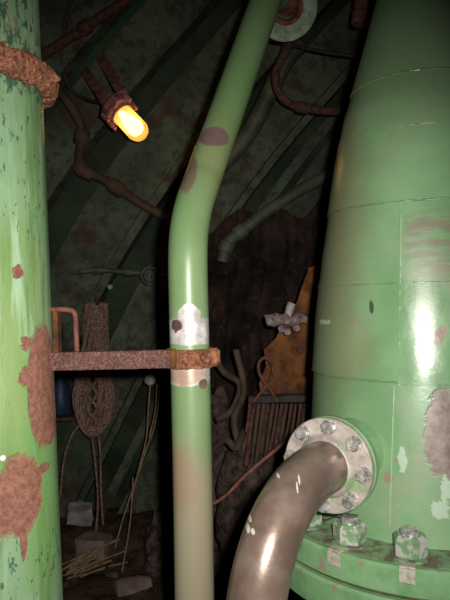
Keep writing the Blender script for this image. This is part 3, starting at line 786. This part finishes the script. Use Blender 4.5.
# dark lumpy sacks and tangled hoses in the lower middle
M['sack'] = plain_mat('grimy_sacking', (.022, .014, .012), (.12, .080, .066), 34, .95, 1.0, bdist=.012)
def sack(label, px, py, Y, rx, ry, rz, seed):
    c_ = at(px, py, Y); mb = MB(); nu, nv = 40, 24
    off = Vector((seed * 7.1, seed * 3.3, seed))
    for j in range(nv + 1):
        b = -math.pi / 2 + math.pi * j / nv
        for i in range(nu):
            a = 2 * math.pi * i / nu; d = Vector((math.cos(b) * math.cos(a), math.cos(b) * math.sin(a), math.sin(b)))
            k = 1 + .30 * noise.noise(d * 1.7 + off) + .16 * noise.noise(d * 4.5 + off) + .06 * noise.noise(d * 10 + off)
            mb.v.append(c_ + Vector((d.x * rx * k, d.y * ry * k, d.z * rz * k)))
    for j in range(nv):
        for i in range(nu): mb.f.append((j * nu + i, j * nu + (i + 1) % nu, (j + 1) * nu + (i + 1) % nu, (j + 1) * nu + i))
    zf = floorZ(c_.x, c_.y)
    tag(obj('sack', mb, M['sack'], origin=(c_.x, c_.y, max(zf, c_.z - rz)), smooth=70), label, 'sack')
sack('large dark sack heaped behind the elbow pipe', 262, 520, 1.80, .12, .11, .32, 1)
sack('dark lumpy sack slumped between the two green pipes and the hull', 212, 490, 1.98, .10, .07, .30, 2)
sack('low grimy sack beside the foot of the bent pipe', 166, 555, 2.22, .085, .08, .14, 3)
for i, q in enumerate([[(212, 352), (224, 372), (240, 385), (232, 410), (216, 420)], [(236, 350), (244, 390), (234, 420), (242, 455)], [(208, 455), (225, 440), (236, 448), (244, 432)]]):
    pipe_thing('tangled_hose', ('short brown hose looped above the dark sack', 'dim brown hose drooping over the sack near the orange plate', 'brown hose lying across the dark sack behind the elbow')[i], 'hose', [(x, y, 1.80 - .02 * k - .05 * i) for k, (x, y) in enumerate(q)], .010, M['dim_brown'])

# ------------------------------------------------------------------ rope hank on a hook
g = G('hemp_rope'); wv = g.noise(140, 2, .5); M['rope'] = g.finish(g.mix(g.step(wv, .35, .65), (.12, .07, .055), (.30, .195, .155)), .95, 0, wv, .8, .004, .1)
HY = 2.30
rope = thing('rope_hank', 'brown hemp rope hank hanging on the hull by the column', 'rope', at(92, 432, HY))
rnd = random.Random(5)
for i in range(20):
    o_ = -9 + 18 * i / 19; wb = 4 + 14 * (i % 7) / 6; yb = rnd.uniform(418, 438); dy = rnd.uniform(-.02, .03)
    P = [(96 + o_, 303, HY), (93 + o_ * .9 - wb * .2, 335, HY + dy), (91 - wb * .85, 385, HY + dy), (92 - wb * .9, yb - 18, HY + dy), (92, yb, HY + dy - .01), (94 + wb, yb - 18, HY + dy), (97 + wb * .75, 380, HY + dy), (98 + o_, 335, HY + dy), (97 + o_, 303, HY)]
    mb = MB(); tube(mb, smooth_path([at(*q) for q in P], 7), .0085, 8); obj('rope_loop', mb, M['rope'], rope, smooth=60)
for ph in (0, math.pi):
    mb = MB(); tube(mb, smooth_path([at(92 + 4.5 * math.sin(ph + k * .9), 372 + k * 4.2, HY - .045 - .012 * math.cos(ph + k * .9)) for k in range(14)], 4), .0075, 8)
    obj('rope_twist', mb, M['rope'], rope, smooth=60)
for P in ([(96, 420), (100, 450), (101, 490), (103, 525)], [(90, 425), (95, 460), (98, 500), (96, 530)], [(84, 420), (72, 435), (64, 460), (60, 500)]):
    mb = MB(); tube(mb, smooth_path([at(x, y, HY - .02) for x, y in P], 7), .0048, 8); obj('rope_tail', mb, M['rope'], rope, smooth=60)
mb = MB(); A = at(99, 303, HY); tube(mb, smooth_path([Vector((A.x, hullY(A.x, A.z) + .01, A.z + .02)), Vector((A.x, HY + .02, A.z + .01)), A + Vector((0, -.035, 0)), A + Vector((0, -.04, .035))], 5), .007, 8)
tag(obj('hook', mb, M['rust_dark'], origin=A, smooth=60), 'dark iron hook carrying the rope hank', 'hook')
M['blue'] = plain_mat('blue_plastic', (.008, .018, .04), (.014, .035, .08), 20, .5, .1)
mb = MB(); lathe(mb, [(0, 0), (.035, 0), (.040, .01), (.036, .10), (.018, .13), (.018, .15), (0, .15)], at(61, 414, 2.28), seg=24)
tag(obj('blue_bottle', mb, M['blue'], origin=at(61, 414, 2.28), smooth=40), 'dark blue plastic bottle half hidden behind the column', 'bottle')
mb = MB(); A = at(61, 415.5, 2.33); box(mb, (A.x, 2.40, A.z - .004), .13, .26, .012, bev=.002); tag(obj('hull_shelf', mb, M['rust_dark'], origin=(A.x, 2.44, A.z)), 'small dark shelf plate under the blue bottle', 'shelf')

# ------------------------------------------------------------------ wires with a white knob
mb = MB(); kc = at(150, 380, 2.2); lathe(mb, [(0, -.016), (.012, -.015), (.020, -.006), (.021, .004), (.014, .013), (0, .016)], kc, (0.2, -1, .1), 24)
kn = thing('wire_insulator', 'round white insulator knob with straw coloured wires below the rusty bar', 'insulator', kc)
obj('knob', mb, M['pale'], kn, smooth=50)
mb = MB(); tube(mb, [kc, Vector((kc.x + .01, hullY(kc.x, kc.z) + .01, kc.z))], .006, 8); obj('pin', mb, M['rust_dark'], kn, smooth=60)
M['straw'] = plain_mat('straw_wire', (.16, .10, .05), (.34, .23, .13), 60, .8, .2)
for P in ([(160, 376), (159, 400), (154, 428), (146, 450), (138, 475), (125, 512), (115, 548)], [(150, 386), (148, 415), (146, 440), (139, 468), (133, 492)],
          [(157, 384), (155, 412), (149, 438)], [(133, 478), (132, 500), (129, 530), (122, 572)]):
    mb = MB(); tube(mb, smooth_path([at(x, y, 2.19) for x, y in P], 7), .0032, 7); obj('wire', mb, M['straw'], kn, smooth=60)
# ------------------------------------------------------------------ rubble and reeds on the bilge bottom
M['paper'] = plain_mat('pale_rubble', (.20, .165, .15), (.40, .36, .34), 25, .9, .4)
M['pink'] = plain_mat('pinkish_block', (.15, .10, .085), (.28, .20, .18), 25, .9, .4)
def chunk(name, label, cat, px, py, Y, sx, sy, sz, rot, mat, seed=0, amp=.012):
    c_ = at(px, py, Y); R_ = Euler(rot).to_matrix(); mb = MB(); n = 6
    for face in range(6):
        ax_ = face // 2; s_ = 1 if face % 2 else -1; o1, o2 = [q for q in range(3) if q != ax_]; b0 = len(mb.v)
        for i in range(n + 1):
            for j in range(n + 1):
                t = [0, 0, 0]; t[ax_] = s_; t[o1] = -1 + 2 * i / n; t[o2] = -1 + 2 * j / n
                v = Vector(t); v = v.lerp(v.normalized() * 1.2, .18)
                mb.v.append(c_ + R_ @ Vector((v.x * sx / 2, v.y * sy / 2, v.z * sz / 2)))
        for i in range(n):
            for j in range(n): a = b0 + i * (n + 1) + j; mb.f.append((a, a + 1, a + n + 2, a + n + 1))
    rough(mb, amp, 14 + seed)
    zmin = min(v.z for v in mb.v)
    return tag(obj(name, mb, mat, origin=(c_.x, c_.y, zmin), smooth=50), label, cat)
chunk('broken_block', 'pale crumpled block on the dirt under the rope tails', 'rubble', 80, 514, 2.40, .10, .08, .065, (.2, .15, .3), M['paper'], 1)
chunk('brick_piece', 'pinkish brick piece on the dirt below the pale block', 'brick', 94, 545, 2.28, .115, .09, .072, (.05, .02, -.2), M['pink'], 2, .006)
mb = MB(); A, B = at(115, 593, 2.06), at(149, 586, 2.12); tube(mb, [A.lerp(B, k / 6) for k in range(7)], [.037, .042, .043, .043, .043, .042, .037], 20); rough(mb, .005, 30)
tag(obj('pale_roll', mb, M['pink'], origin=(A.x, A.y, min(v.z for v in mb.v)), smooth=50), 'pale pinkish roll lying on the bilge floor', 'roll')
for i in range(22):
    x0 = rnd.uniform(60, 80); y0 = 566 + rnd.uniform(-4, 14); x1 = rnd.uniform(95, 128); y1 = y0 - rnd.uniform(6, 26)
    Y0 = 2.16 + rnd.uniform(-.05, .03); mb = MB(); P = [at(x0, y0, Y0), at((x0 + x1) / 2, (y0 + y1) / 2 - rnd.uniform(-1, 3), Y0 + .03), at(x1, y1, Y0 + .08)]
    for p in P: p.z = max(p.z, floorZ(p.x, p.y) + .003)
    tube(mb, smooth_path(P, 4), .0032, 5)
    tag(obj('reed', mb, M['straw'], origin=P[0], smooth=60), 'dry straw reed lying on the dirt beside the column', 'reed', 'dry reeds strewn on the bilge floor')
for i, (x, y, Y, s_) in enumerate(((112, 574, 2.18, .05), (165, 592, 2.05, .06), (72, 590, 2.1, .05), (160, 535, 2.35, .07))):
    chunk('dirt_clod', ('small dark clod between reeds and pale roll', 'dark clod at the foot of the tall bent pipe', 'dark clod beside the column foot among reeds', 'larger dark clod against the hull behind the sack')[i], 'clod', x, y, Y, s_, s_, s_ * .8, (.3 * i, .2, .5 * i), M['sack'], 3 + i)
